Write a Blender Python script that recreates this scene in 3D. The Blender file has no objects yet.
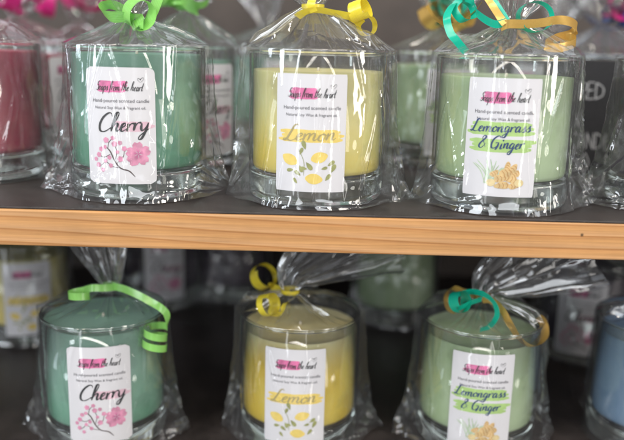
import bpy, math, random
import numpy as np
from mathutils import Vector, Matrix

C = bpy.context.scene.collection
rad = math.radians
sc = bpy.context.scene

# ------------------------------------------------------------------ camera
CAM = Vector((0.0, 0.0, 0.0900))          # z = 0 is the top of the upper shelf
PITCH, ROLL, FPX = rad(12.89), rad(1.42), 770.0
fwd = Vector((0, math.cos(PITCH), -math.sin(PITCH)))
rt0 = Vector((1, 0, 0)); up0 = rt0.cross(fwd)
rgt = rt0 * math.cos(ROLL) + up0 * math.sin(ROLL)
upv = up0 * math.cos(ROLL) - rt0 * math.sin(ROLL)

def at(px, py, Y):
    d = fwd + rgt * ((px - 312) / FPX) - upv * ((py - 220) / FPX)
    return CAM + d * (Y / d.y)

def x_at(px, Y, z):
    """world X of the photo column px at depth Y, height z"""
    lo, hi = -1.5, 1.5
    for _ in range(50):
        m = (lo + hi) / 2
        v = Vector((m, Y, z)) - CAM
        u = 312 + FPX * v.dot(rgt) / v.dot(fwd)
        lo, hi = (m, hi) if u < px else (lo, m)
    return m

cam = bpy.data.cameras.new('camera'); co = bpy.data.objects.new('camera', cam); C.objects.link(co)
co.matrix_world = Matrix(((rgt.x, upv.x, -fwd.x, CAM.x), (rgt.y, upv.y, -fwd.y, CAM.y), (rgt.z, upv.z, -fwd.z, CAM.z), (0, 0, 0, 1)))
cam.sensor_width = 36; cam.lens = FPX / 624 * 36
cam.clip_start = 0.01; cam.clip_end = 50
cam.dof.use_dof = True; cam.dof.focus_distance = 0.437; cam.dof.aperture_fstop = 4.0
cam.dof.aperture_blades = 0
sc.camera = co

# ------------------------------------------------------------------ materials
def mat(name):
    m = bpy.data.materials.new(name); m.use_nodes = True
    nt = m.node_tree; nt.nodes.clear()
    out = nt.nodes.new('ShaderNodeOutputMaterial')
    return m, nt, out

def N(nt, typ, **kw):
    n = nt.nodes.new(typ)
    for k, v in kw.items():
        if k.startswith('_'): setattr(n, k[1:], v)
        else: n.inputs[k.replace('__', ' ')].default_value = v
    return n

def math_node(nt, op, a, b=None):
    n = nt.nodes.new('ShaderNodeMath'); n.operation = op
    for i, v in enumerate((a, b)):
        if v is None: continue
        if hasattr(v, 'is_linked') or hasattr(v, 'links'): nt.links.new(v, n.inputs[i])
        else: n.inputs[i].default_value = v
    return n.outputs[0]

def film_mat(name, f0, rough, tint=(0.985, 0.985, 0.985), haze=0.0, edge=(0.8, 0.8, 0.8), bump=None, edge_pow=3.0):
    """thin clear sheet: what is not reflected passes straight on, a little is scattered"""
    m, nt, out = mat(name); L = nt.links.new
    lw = N(nt, 'ShaderNodeLayerWeight', Blend=0.5)
    p5 = math_node(nt, 'POWER', lw.outputs['Facing'], 5.0)
    fr = math_node(nt, 'ADD', math_node(nt, 'MULTIPLY', p5, 1 - f0), f0)
    pe = math_node(nt, 'POWER', lw.outputs['Facing'], edge_pow)
    mx = N(nt, 'ShaderNodeMix', _data_type='RGBA')
    mx.inputs[6].default_value = (*tint, 1); mx.inputs[7].default_value = (*edge, 1)
    L(pe, mx.inputs[0])
    tr = N(nt, 'ShaderNodeBsdfTransparent'); L(mx.outputs[2], tr.inputs[0])
    gl = N(nt, 'ShaderNodeBsdfGlossy', Roughness=rough)
    base = tr.outputs[0]
    if haze:
        di = N(nt, 'ShaderNodeBsdfDiffuse', Color=(0.9, 0.9, 0.92, 1))
        h = N(nt, 'ShaderNodeMixShader', Fac=haze); L(base, h.inputs[1]); L(di.outputs[0], h.inputs[2]); base = h.outputs[0]
        hz = math_node(nt, 'ADD', math_node(nt, 'MULTIPLY', pe, haze * 2.0), haze); L(hz, h.inputs[0])
    ms = N(nt, 'ShaderNodeMixShader'); L(fr, ms.inputs[0]); L(base, ms.inputs[1]); L(gl.outputs[0], ms.inputs[2])
    if bump:
        tc = N(nt, 'ShaderNodeTexCoord')
        h = None
        for (sc_, st, det) in bump:
            nz = N(nt, 'ShaderNodeTexNoise', Scale=sc_, Detail=det, Roughness=0.55, Distortion=0.6); L(tc.outputs['Object'], nz.inputs['Vector'])
            r = math_node(nt, 'ABSOLUTE', math_node(nt, 'SUBTRACT', nz.outputs[0], 0.5))
            v = math_node(nt, 'MULTIPLY', r, st)
            h = v if h is None else math_node(nt, 'ADD', h, v)
        b = N(nt, 'ShaderNodeBump', Strength=1.0, Distance=0.001); L(h, b.inputs['Height'])
        L(b.outputs[0], gl.inputs['Normal']); L(b.outputs[0], lw.inputs['Normal'])
    L(ms.outputs[0], out.inputs[0])
    return m

M_FILM = film_mat('cellophane', 0.125, 0.04, tint=(0.985, 0.985, 0.985), haze=0.024, edge=(0.88, 0.89, 0.90), bump=((30, 0.12, 1),))
M_WALL = film_mat('tumbler_glass', 0.045, 0.015, tint=(0.975, 0.985, 0.98), edge=(0.42, 0.46, 0.45), edge_pow=5.0)

m, nt, out = mat('thick_glass'); M_GLASS = m
g = N(nt, 'ShaderNodeBsdfGlass', Roughness=0.01, IOR=1.5, Color=(0.96, 0.975, 0.965, 1)); nt.links.new(g.outputs[0], out.inputs[0])

def plain(name, col, rough=0.6, spec=0.4, var=0.0, vscale=60, sheen=0.0, metallic=0.0):
    m, nt, out = mat(name); L = nt.links.new
    p = N(nt, 'ShaderNodeBsdfPrincipled', Roughness=rough, Metallic=metallic); p.inputs['Specular IOR Level'].default_value = spec
    p.inputs['Base Color'].default_value = (*col, 1)
    if sheen: p.inputs['Sheen Weight'].default_value = sheen
    if var:
        tc = N(nt, 'ShaderNodeTexCoord'); nz = N(nt, 'ShaderNodeTexNoise', Scale=vscale, Detail=4.0); L(tc.outputs['Object'], nz.inputs['Vector'])
        hsv = N(nt, 'ShaderNodeHueSaturation', Color=(*col, 1)); mr = N(nt, 'ShaderNodeMapRange'); mr.inputs[1].default_value = .25; mr.inputs[2].default_value = .75
        mr.inputs[3].default_value = 1 - var; mr.inputs[4].default_value = 1 + var
        L(nz.outputs[0], mr.inputs[0]); L(mr.outputs[0], hsv.inputs['Value']); L(hsv.outputs[0], p.inputs['Base Color'])
    L(p.outputs[0], out.inputs[0]); return m

def wax_mat(name, col, col2=None, sss=0.35, top=None, zr=(.036, .066)):
    """poured wax: mottled, frosting where it touches the glass"""
    m, nt, out = mat(name); L = nt.links.new
    col2 = col2 or tuple(min(1, c * 1.25 + .03) for c in col)
    tc = N(nt, 'ShaderNodeTexCoord')
    mp = N(nt, 'ShaderNodeMapping'); mp.inputs['Scale'].default_value = (1, 1, 0.45); L(tc.outputs['Object'], mp.inputs['Vector'])
    n1 = N(nt, 'ShaderNodeTexNoise', Scale=34, Detail=5.0, Roughness=0.6, Distortion=0.8); L(mp.outputs[0], n1.inputs['Vector'])
    cr = N(nt, 'ShaderNodeValToRGB'); cr.color_ramp.elements[0].position = .38; cr.color_ramp.elements[1].position = .66
    cr.color_ramp.elements[0].color = (*col, 1); cr.color_ramp.elements[1].color = (*col2, 1)
    L(n1.outputs[0], cr.inputs[0])
    ws = N(nt, 'ShaderNodeTexNoise', Scale=26, Detail=4.0, Roughness=.55); mpw = N(nt, 'ShaderNodeMapping'); mpw.inputs['Location'].default_value = (3.1, 1.7, .4); L(tc.outputs['Object'], mpw.inputs['Vector']); L(mpw.outputs[0], ws.inputs['Vector'])
    wr = N(nt, 'ShaderNodeMapRange'); wr.inputs[1].default_value = .55; wr.inputs[2].default_value = .60; wr.inputs[3].default_value = 1.0; wr.inputs[4].default_value = .86; L(ws.outputs[0], wr.inputs[0])
    wh = N(nt, 'ShaderNodeHueSaturation', Saturation=1.0); L(wr.outputs[0], wh.inputs['Value'])
    p = N(nt, 'ShaderNodeBsdfPrincipled', Roughness=0.45); p.inputs['Specular IOR Level'].default_value = .35
    if top:      # frosted, paler wax towards the top of the pour
        sz = N(nt, 'ShaderNodeSeparateXYZ'); L(tc.outputs['Object'], sz.inputs[0])
        mr = N(nt, 'ShaderNodeMapRange'); mr.inputs[1].default_value, mr.inputs[2].default_value = zr; L(math_node(nt, 'ADD', sz.outputs[2], math_node(nt, 'MULTIPLY', n1.outputs[0], .016)), mr.inputs[0])
        mx = N(nt, 'ShaderNodeMix', _data_type='RGBA'); mx.inputs[7].default_value = (*top, 1); L(mr.outputs[0], mx.inputs[0]); L(cr.outputs[0], mx.inputs[6]); L(mx.outputs[2], wh.inputs['Color'])
    else: L(cr.outputs[0], wh.inputs['Color'])
    L(wh.outputs[0], p.inputs['Base Color'])
    p.inputs['Subsurface Weight'].default_value = sss; p.inputs['Subsurface Scale'].default_value = 0.006
    p.inputs['Subsurface Radius'].default_value = (1, .9, .7)
    n2 = N(nt, 'ShaderNodeTexNoise', Scale=180, Detail=3.0); L(tc.outputs['Object'], n2.inputs['Vector'])
    b = N(nt, 'ShaderNodeBump', Strength=0.15, Distance=0.001); L(n2.outputs[0], b.inputs['Height']); L(b.outputs[0], p.inputs['Normal'])
    L(p.outputs[0], out.inputs[0]); return m

WAX = {
    'green': wax_mat('cherry_green_wax', (0.075, 0.27, 0.155), (0.15, 0.375, 0.25), top=(0.23, 0.455, 0.34)),
    'mint': wax_mat('mint_green_wax', (0.13, 0.37, 0.235), (0.23, 0.47, 0.34), top=(0.32, 0.54, 0.43)),
    'yellow': wax_mat('lemon_yellow_wax', (0.92, 0.66, 0.09), (0.93, 0.78, 0.27), top=(0.93, 0.81, 0.36)),
    'golden': wax_mat('golden_lemon_wax', (0.86, 0.57, 0.03), (0.90, 0.68, 0.11), top=(0.95, 0.86, 0.52), zr=(.066, .090)),
    'lemongrass': wax_mat('lemongrass_wax', (0.48, 0.62, 0.34), (0.60, 0.72, 0.48)),
    'red': wax_mat('red_wax', (0.52, 0.06, 0.13), (0.60, 0.13, 0.18)),
    'blue': wax_mat('blue_wax', (0.19, 0.31, 0.48), (0.27, 0.38, 0.54)),
    'plum': wax_mat('plum_wax', (0.05, 0.035, 0.06), (0.08, 0.05, 0.08)),
}
M_PAPER = plain('label_paper', (0.745, 0.725, 0.745), 0.5, 0.35)
M_WICK = plain('cotton_wick', (0.65, 0.6, 0.5), 0.9, 0.1)
INK = {k: plain('ink_' + k, c, 0.55, 0.3, v, 260) for k, c, v in (
    ('black', (0.02, 0.02, 0.022), 0), ('grey', (0.09, 0.085, 0.10), 0), ('pink', (0.70, 0.16, 0.35), .35), ('pale_pink', (0.76, 0.50, 0.58), .12),
    ('blossom', (0.70, 0.28, 0.42), .3), ('rose', (0.60, 0.16, 0.33), .2), ('branch', (0.10, 0.07, 0.07), 0), ('yellow', (0.84, 0.63, 0.15), .10),
    ('gold', (0.42, 0.34, 0.14), 0), ('leaf', (0.33, 0.34, 0.12), .25), ('lime', (0.42, 0.62, 0.20), .12), ('navy', (0.015, 0.05, 0.16), 0),
    ('grass', (0.50, 0.62, 0.42), .25), ('ginger', (0.74, 0.52, 0.24), .22), ('ginger_edge', (0.58, 0.32, 0.11), .2), ('ginger_pale', (0.78, 0.62, 0.32), .2))}

def ribbon_mat(name, col, rough=0.17, line=0.06, weave=False):
    m, nt, out = mat(name); L = nt.links.new
    uv = N(nt, 'ShaderNodeUVMap')
    sx = N(nt, 'ShaderNodeSeparateXYZ'); L(uv.outputs[0], sx.inputs[0])
    s = math_node(nt, 'SINE', math_node(nt, 'MULTIPLY', sx.outputs[1], 40.0))
    nz = N(nt, 'ShaderNodeTexNoise', Scale=1600 if weave else 220, Detail=3.0)
    tc = N(nt, 'ShaderNodeTexCoord'); L(tc.outputs['Object'], nz.inputs['Vector'])
    val = math_node(nt, 'ADD', math_node(nt, 'MULTIPLY', s, line), math_node(nt, 'MULTIPLY', math_node(nt, 'SUBTRACT', nz.outputs[0], .5), .3 if weave else .2))
    hsv = N(nt, 'ShaderNodeHueSaturation', Color=(*col, 1)); L(math_node(nt, 'ADD', val, 1.0), hsv.inputs['Value'])
    p = N(nt, 'ShaderNodeBsdfPrincipled', Roughness=rough, Metallic=0.5 if weave else 0.0); p.inputs['Specular IOR Level'].default_value = .6
    L(hsv.outputs[0], p.inputs['Base Color'])
    p.inputs['Anisotropic'].default_value = .5
    b = N(nt, 'ShaderNodeBump', Strength=.35, Distance=.0003); L(val, b.inputs['Height']); L(b.outputs[0], p.inputs['Normal'])
    tl = N(nt, 'ShaderNodeBsdfTranslucent'); L(hsv.outputs[0], tl.inputs[0])
    mx = N(nt, 'ShaderNodeMixShader', Fac=.08 if weave else .22); L(p.outputs[0], mx.inputs[1]); L(tl.outputs[0], mx.inputs[2])
    L(mx.outputs[0], out.inputs[0]); return m

RIB = {'green': ribbon_mat('green_ribbon', (0.29, 0.64, 0.15)), 'yellow': ribbon_mat('yellow_ribbon', (0.88, 0.72, 0.06)),
       'teal': ribbon_mat('teal_ribbon', (0.01, 0.50, 0.33)), 'gold': ribbon_mat('gold_ribbon', (0.72, 0.45, 0.12), .27, .04, True),
       'pink': ribbon_mat('pink_ribbon', (0.62, 0.03, 0.22)), 'purple': ribbon_mat('blue_ribbon', (0.03, 0.10, 0.35))}

KNOT = at(582, 235, .4076)
KNOT = (KNOT.x, KNOT.y - .62, KNOT.z + .199)
def pine_mat():
    m, nt, out = mat('pine_edge'); L = nt.links.new
    tc = N(nt, 'ShaderNodeTexCoord')
    mp = N(nt, 'ShaderNodeMapping'); mp.inputs['Scale'].default_value = (1.2, 6, 30); L(tc.outputs['Object'], mp.inputs['Vector'])
    wob = N(nt, 'ShaderNodeTexNoise', Scale=1.6, Detail=2.0); L(mp.outputs[0], wob.inputs['Vector'])
    mp2 = N(nt, 'ShaderNodeMapping'); mp2.inputs['Scale'].default_value = (0.35, 1, 1); L(tc.outputs['Object'], mp2.inputs['Vector'])
    sx = N(nt, 'ShaderNodeSeparateXYZ'); L(mp2.outputs[0], sx.inputs[0])
    nzx = N(nt, 'ShaderNodeTexNoise', Scale=5.0, Detail=2.0, Roughness=.4); L(mp2.outputs[0], nzx.inputs['Vector'])
    z = math_node(nt, 'ADD', math_node(nt, 'MULTIPLY', sx.outputs[2], 150.0), math_node(nt, 'MULTIPLY', nzx.outputs[0], 6.5))
    z = math_node(nt, 'ADD', z, math_node(nt, 'MULTIPLY', wob.outputs[0], .7))
    fr = math_node(nt, 'FRACT', z)
    cr = N(nt, 'ShaderNodeValToRGB'); e = cr.color_ramp.elements
    e[0].position = 0; e[0].color = (0.465, 0.255, 0.118, 1); e[1].position = 1; e[1].color = (0.465, 0.255, 0.118, 1)
    for pos, c in ((.45, (0.485, 0.25, 0.095)), (.78, (0.45, 0.22, 0.08)), (.90, (0.33, 0.145, 0.048)), (.94, (0.44, 0.22, 0.082))):
        k = e.new(pos); k.color = (*c, 1)
    L(fr, cr.inputs[0])
    mp3 = N(nt, 'ShaderNodeMapping'); mp3.inputs['Scale'].default_value = (14, 40, 900); L(tc.outputs['Object'], mp3.inputs['Vector'])
    fine = N(nt, 'ShaderNodeTexNoise', Scale=1.0, Detail=4.0, Roughness=.7); L(mp3.outputs[0], fine.inputs['Vector'])
    hs = N(nt, 'ShaderNodeHueSaturation'); L(cr.outputs[0], hs.inputs['Color'])
    mr = N(nt, 'ShaderNodeMapRange'); mr.inputs[1].default_value = .3; mr.inputs[2].default_value = .7; mr.inputs[3].default_value = .76; mr.inputs[4].default_value = 1.16
    L(fine.outputs[0], mr.inputs[0]); L(mr.outputs[0], hs.inputs['Value'])
    kn = N(nt, 'ShaderNodeVectorMath', _operation='DISTANCE'); kn.inputs[1].default_value = KNOT; L(tc.outputs['Object'], kn.inputs[0])
    km = N(nt, 'ShaderNodeMapRange'); km.inputs[1].default_value = .0006; km.inputs[2].default_value = .0016; km.inputs[3].default_value = .12; km.inputs[4].default_value = 1.0; L(math_node(nt, 'ADD', kn.outputs['Value'], math_node(nt, 'MULTIPLY', fine.outputs[0], .0006)), km.inputs[0])
    bl = N(nt, 'ShaderNodeTexNoise', Scale=14, Detail=5.0, Roughness=.7); L(tc.outputs['Object'], bl.inputs['Vector'])
    bm_ = N(nt, 'ShaderNodeMapRange'); bm_.inputs[1].default_value = .3; bm_.inputs[2].default_value = .7; bm_.inputs[3].default_value = .88; bm_.inputs[4].default_value = 1.08; L(bl.outputs[0], bm_.inputs[0])
    hs2 = N(nt, 'ShaderNodeHueSaturation'); L(hs.outputs[0], hs2.inputs['Color']); L(math_node(nt, 'MULTIPLY', km.outputs[0], bm_.outputs[0]), hs2.inputs['Value']); hs = hs2
    p = N(nt, 'ShaderNodeBsdfPrincipled', Roughness=.48); p.inputs['Specular IOR Level'].default_value = .35
    L(hs.outputs[0], p.inputs['Base Color'])
    b = N(nt, 'ShaderNodeBump', Strength=.25, Distance=.0004); L(fine.outputs[0], b.inputs['Height']); L(b.outputs[0], p.inputs['Normal'])
    L(p.outputs[0], out.inputs[0]); return m

M_PINE = pine_mat()

def dark_mat(name, col, rough, scale=40, var=.5, spec=.4):
    m, nt, out = mat(name); L = nt.links.new
    tc = N(nt, 'ShaderNodeTexCoord')
    a = N(nt, 'ShaderNodeTexNoise', Scale=scale, Detail=6.0, Roughness=.65); L(tc.outputs['Object'], a.inputs['Vector'])
    sp = N(nt, 'ShaderNodeTexNoise', Scale=1500, Detail=1.0); L(tc.outputs['Object'], sp.inputs['Vector'])
    hs = N(nt, 'ShaderNodeHueSaturation', Color=(*col, 1))
    mr = N(nt, 'ShaderNodeMapRange'); mr.inputs[1].default_value = .3; mr.inputs[2].default_value = .7; mr.inputs[3].default_value = 1 - var; mr.inputs[4].default_value = 1 + var
    L(a.outputs[0], mr.inputs[0]); L(mr.outputs[0], hs.inputs['Value'])
    dust = N(nt, 'ShaderNodeMapRange'); dust.inputs[1].default_value = .68; dust.inputs[2].default_value = .74; dust.inputs[3].default_value = 0; dust.inputs[4].default_value = .25
    L(sp.outputs[0], dust.inputs[0])
    mx = N(nt, 'ShaderNodeMix', _data_type='RGBA'); mx.inputs[7].default_value = (.25, .22, .2, 1); L(dust.outputs[0], mx.inputs[0]); L(hs.outputs[0], mx.inputs[6])
    p = N(nt, 'ShaderNodeBsdfPrincipled', Roughness=rough); p.inputs['Specular IOR Level'].default_value = spec
    L(mx.outputs[2], p.inputs['Base Color'])
    rr = N(nt, 'ShaderNodeMapRange'); rr.inputs[3].default_value = rough - .12; rr.inputs[4].default_value = rough + .15; L(a.outputs[0], rr.inputs[0]); L(rr.outputs[0], p.inputs['Roughness'])
    L(p.outputs[0], out.inputs[0]); return m

M_BOARD = dark_mat('dark_shelf_board', (0.034, 0.027, 0.025), .45)
M_BACK = dark_mat('brown_back_panel', (0.060, 0.047, 0.040), .6, 14, .35)
M_CHALK = dark_mat('chalkboard_black', (0.012, 0.012, 0.014), .6, 25, .4, .3)
M_CHALKLINE = plain('chalk', (0.30, 0.30, 0.305), .95, .05, .45, 1400)

# ------------------------------------------------------------------ object helpers
def mesh_obj(name, verts, faces, material, parent=None, smooth=True, uvs=None):
    me = bpy.data.meshes.new(name)
    me.from_pydata([tuple(v) for v in verts], [], [tuple(f) for f in faces])
    me.materials.append(material)
    if smooth: me.polygons.foreach_set('use_smooth', [True] * len(me.polygons))
    if uvs is not None:
        ul = me.uv_layers.new(name='UVMap')
        idx = np.empty(len(me.loops), dtype=np.int32); me.loops.foreach_get('vertex_index', idx)
        ul.data.foreach_set('uv', np.asarray(uvs, dtype=np.float32)[idx].ravel())
    me.update()
    o = bpy.data.objects.new(name, me); C.objects.link(o)
    if parent: o.parent = parent
    return o

def thing(name, label, cat, loc=(0, 0, 0), group=None):
    o = bpy.data.objects.new(name, None); C.objects.link(o); o.location = loc; o.empty_display_size = .02
    o['label'] = label; o['category'] = cat
    if group: o['group'] = group
    return o

def box(name, lo, hi, material, parent=None, bevel=0.0):
    import bmesh
    bm = bmesh.new(); bmesh.ops.create_cube(bm, size=1)
    for v in bm.verts:
        v.co = Vector([lo[i] + (v.co[i] + .5) * (hi[i] - lo[i]) for i in range(3)])
    if bevel: bmesh.ops.bevel(bm, geom=list(bm.edges), offset=bevel, segments=2, affect='EDGES', profile=.5)
    me = bpy.data.meshes.new(name); bm.to_mesh(me); bm.free(); me.materials.append(material)
    o = bpy.data.objects.new(name, me); C.objects.link(o)
    if parent: o.parent = parent
    return o

def lathe(name, prof, material, parent=None, n=96):
    """prof: (r, z) list, open or from axis to axis"""
    vs, fs, ring = [], [], []
    for r, z in prof:
        if r < 1e-7: ring.append([len(vs)]); vs.append((0, 0, z))
        else:
            ring.append(list(range(len(vs), len(vs) + n)))
            vs += [(r * math.cos(2 * math.pi * k / n), r * math.sin(2 * math.pi * k / n), z) for k in range(n)]
    for a, b in zip(ring, ring[1:]):
        for k in range(n):
            k2 = (k + 1) % n
            if len(a) == 1 and len(b) == 1: continue
            if len(a) == 1: fs.append((a[0], b[k2], b[k]))
            elif len(b) == 1: fs.append((a[k], a[k2], b[0]))
            else: fs.append((a[k], a[k2], b[k2], b[k]))
    return mesh_obj(name, vs, fs, material, parent)

def catmull(pts, n=8):
    P = [np.array(p, float) for p in pts]
    P = [2 * P[0] - P[1]] + P + [2 * P[-1] - P[-2]]
    o = []
    for i in range(1, len(P) - 2):
        for k in range(n):
            t = k / n
            o.append(.5 * ((2 * P[i]) + (-P[i - 1] + P[i + 1]) * t + (2 * P[i - 1] - 5 * P[i] + 4 * P[i + 1] - P[i + 2]) * t * t + (-P[i - 1] + 3 * P[i] - 3 * P[i + 1] + P[i + 2]) * t ** 3))
    o.append(P[-2]); return np.array(o)

# ------------------------------------------------------------------ lettering and pictures for the labels (flat, millimetres, origin at label's lower left)
G = {
 'C': (.66, [[(.62, .80), (.55, .95), (.38, .98), (.15, .75), (.05, .40), (.12, .10), (.30, 0), (.50, .06), (.68, .22)]]),
 'h': (.47, [[(0, .1), (.18, .5), (.28, .88), (.22, 1.0), (.14, .9), (.10, .4), (.08, 0)], [(.08, 0), (.14, .25), (.26, .42), (.34, .36), (.34, .12), (.40, 0), (.50, .12)]]),
 'e': (.35, [[(0, .1), (.14, .2), (.26, .32), (.22, .43), (.10, .34), (.08, .12), (.18, 0), (.38, .14)]]),
 'r': (.33, [[(.04, .43), (.05, .25), (.05, 0)], [(.05, .12), (.14, .36), (.25, .43), (.31, .36)]]),
 'y': (.42, [[(.02, .42), (.05, .15), (.15, .02), (.28, .2), (.34, .42)], [(.34, .42), (.31, 0), (.20, -.40), (.06, -.42), (.08, -.25), (.32, -.02), (.46, .12)]]),
 'L': (.54, [[(.5, .85), (.42, .98), (.30, .9), (.24, .5), (.16, .1), (.04, .02), (.02, .1), (.14, .12), (.36, 0), (.58, .1)]]),
 'm': (.62, [[(.02, .42), (.04, .2), (.04, 0)], [(.04, .1), (.12, .36), (.21, .42), (.25, .3), (.24, 0)], [(.24, .1), (.33, .38), (.42, .42), (.47, .3), (.47, .08), (.54, 0), (.64, .12)]]),
 'o': (.37, [[(.2, .42), (.06, .3), (.06, .08), (.18, 0), (.30, .14), (.28, .36), (.18, .42), (.26, .34), (.42, .34)]]),
 'n': (.42, [[(.02, .42), (.04, .2), (.04, 0)], [(.04, .1), (.14, .38), (.23, .42), (.27, .3), (.27, .08), (.34, 0), (.44, .12)]]),
 'g': (.42, [[(.30, .36), (.18, .44), (.05, .28), (.08, .06), (.2, .04), (.32, .4)], [(.32, .42), (.30, -.1), (.20, -.42), (.04, -.4), (.1, -.22), (.32, -.04), (.44, .12)]]),
 'a': (.43, [[(.30, .36), (.18, .44), (.05, .26), (.08, .02), (.2, .06), (.31, .4)], [(.31, .42), (.29, .1), (.36, 0), (.46, .12)]]),
 's': (.33, [[(0, .08), (.14, .32), (.19, .45), (.21, .3), (.27, .14), (.18, 0), (.05, .04)], [(.18, .0), (.27, .02), (.36, .12)]]),
 'i': (.30, [[(.10, .44), (.09, .2), (.09, .05), (.15, 0), (.24, .07)], [(.07, .74), (.09, .66), (.10, .58)]]),
 'G': (.70, [[(.58, .82), (.5, .96), (.32, .96), (.1, .7), (.05, .35), (.15, .05), (.35, .02), (.52, .2), (.56, .42)], [(.32, .42), (.46, .45), (.6, .43)], [(.56, .42), (.54, .1), (.46, -.12)]]),
 'S': (.46, [[(.5, .85), (.42, .98), (.22, .92), (.16, .7), (.32, .5), (.38, .2), (.22, 0), (.04, .06), (.04, .2)]]),
 'p': (.37, [[(.05, .43), (.04, 0), (.02, -.42)], [(.05, .2), (.16, .43), (.30, .36), (.30, .1), (.16, 0), (.05, .1)]]),
 'f': (.29, [[(0, .1), (.2, .5), (.3, .9), (.22, 1.0), (.14, .8), (.1, .2), (.06, -.35)], [(0, .4), (.14, .42), (.28, .43)]]),
 't': (.27, [[(.13, .85), (.09, .4), (.08, .1), (.16, 0), (.28, .12)], [(0, .52), (.12, .53), (.25, .56)]]),
 '&': (.68, [[(.60, .05), (.40, .40), (.18, .78), (.30, .98), (.42, .80), (.14, .38), (.10, .10), (.32, 0), (.56, .38)]]),
 ' ': (.26, []),
}

class Flat:
    def __init__(s): s.v, s.f, s.z = [], [], []
    def poly(s, pts, z=0):
        """fan from the centre (star-shaped outlines)"""
        c = np.mean(np.array(pts), axis=0); b = len(s.v)
        s.v.append(tuple(c)); s.z.append(z)
        for p in pts: s.v.append(tuple(p)); s.z.append(z)
        n = len(pts)
        for k in range(n): s.f.append((b, b + 1 + k, b + 1 + (k + 1) % n))
    def stroke(s, pts, w0, z=0, brush=True, smooth=6, taper=True):
        P = catmull(pts, smooth); n = len(P); b = len(s.v)
        for i in range(n):
            t = P[min(i + 1, n - 1)] - P[max(i - 1, 0)]; L = np.hypot(*t) or 1; t = t / L
            w = w0 * (.42 + .68 * max(0, -t[1]) ** 1.2 + .1 * abs(t[0])) if brush else w0
            if taper: w *= min(1, .45 + 4 * min(i, n - 1 - i) / n)
            nrm = np.array((-t[1], t[0])) * w / 2
            for sg in (1, -1): s.v.append(tuple(P[i] + nrm * sg)); s.z.append(z)
        for i in range(n - 1): s.f.append((b + 2 * i, b + 2 * i + 1, b + 2 * i + 3, b + 2 * i + 2))
    def script(s, text, x, y, size, w, slant=.28, fit=None, rise=0.0, z=0, rnd=None):
        tot = sum(G[c][0] for c in text)
        kx = size if fit is None else fit / tot
        cx = 0
        for c in text:
            adv, st = G[c]
            j = rnd.uniform(-.03, .03) if rnd else 0
            for q, stroke in enumerate(st):
                z += .004
                if c == 'i' and q == 1:
                    s.poly([(x + (cx + .13) * kx + slant * .68 * size + w * .52 * math.cos(a_), y + (.68 + j) * size + rise * cx * kx + w * .62 * math.sin(a_)) for a_ in np.linspace(0, 5.6, 9)], z); continue
                s.stroke([(x + (cx + px + 0) * kx + slant * py * size, y + (py + j) * size + rise * (cx + px) * kx) for px, py in stroke], w, z)
            cx += adv

LAYER = [0.00012, 0.00020, 0.00026, 0.00032, 0.00038]
RO = 0.0400                      # outer radius of the tumblers
GH = 0.0860                      # their height
LW, LH, LZ = 39.5, 64.0, 10.5     # label, millimetres, and its foot above the base

def wrap(fl, name, layer, material, parent):
    vs = []
    for (x, y), z in zip(fl.v, fl.z):
        r = RO + LAYER[layer] + z * 1e-4
        a = (x - LW / 2) / 1000 / RO
        vs.append((r * math.sin(a), -r * math.cos(a), (LZ + y) / 1000))
    return mesh_obj(name, vs, fl.f, material, parent, smooth=False)

def text_flat(txt, x, y, width, fl):
    cu = bpy.data.curves.new('t', 'FONT'); cu.body = txt; cu.size = 1; cu.resolution_u = 3
    ob = bpy.data.objects.new('t', cu); C.objects.link(ob)
    bpy.context.view_layer.update()
    me = bpy.data.meshes.new_from_object(ob.evaluated_get(bpy.context.evaluated_depsgraph_get()))
    xs = [v.co.x for v in me.vertices]; k = width / (max(xs) - min(xs)); x0 = min(xs); b = len(fl.v)
    for v in me.vertices: fl.v.append((x + (v.co.x - x0) * k, y + v.co.y * k)); fl.z.append(0)
    for p in me.polygons: fl.f.append(tuple(b + i for i in p.vertices))
    bpy.data.objects.remove(ob); bpy.data.meshes.remove(me); bpy.data.curves.remove(cu)

def X(f): return f * LW
def Yf(f): return (1 - f) * LH

def swipe(fl, x0, x1, y0, y1, rnd, rows=4, z=0):
    """dry-brush swipe: uneven ends"""
    h = (y1 - y0) / rows
    for k in range(rows):
        a = x0 + rnd.uniform(-.035, .045); b = x1 + rnd.uniform(-.06, .04)
        yy = y0 + (k + .5) * h; n = 10; top, bot = [], []
        for i in range(n + 1):
            t = i / n; xx = a + (b - a) * t
            hh = h * (.62 if 0 < i < n else .25)
            top.append((X(xx), Yf(yy - hh + rnd.uniform(-.08, .08) * h + .15 * h * math.sin(3 * t))))
            bot.append((X(xx), Yf(yy + hh + rnd.uniform(-.08, .08) * h + .15 * h * math.sin(3 * t))))
        bb = len(fl.v)
        for p, q in zip(top, bot): fl.v += [p, q]; fl.z += [z + k * .02] * 2
        for i in range(n): fl.f.append((bb + 2 * i, bb + 2 * i + 1, bb + 2 * i + 3, bb + 2 * i + 2))

def petal(cx, cy, ang, L, W, notch=True, n=10):
    pts = [(0, 0)]
    prof = [(.25, .55), (.5, .95), (.75, .98), (.93, .65)]
    left = [(t * L, w * W / 2) for t, w in prof]
    tip = [(L * (1.0), .22 * W), (L * .88, 0), (L * 1.0, -.22 * W)] if notch else [(L, 0)]
    pts += left + tip + [(x, -y) for x, y in reversed(left)]
    c, s = math.cos(ang), math.sin(ang)
    return [(cx + x * c - y * s, cy + x * s + y * c) for x, y in pts]

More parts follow.
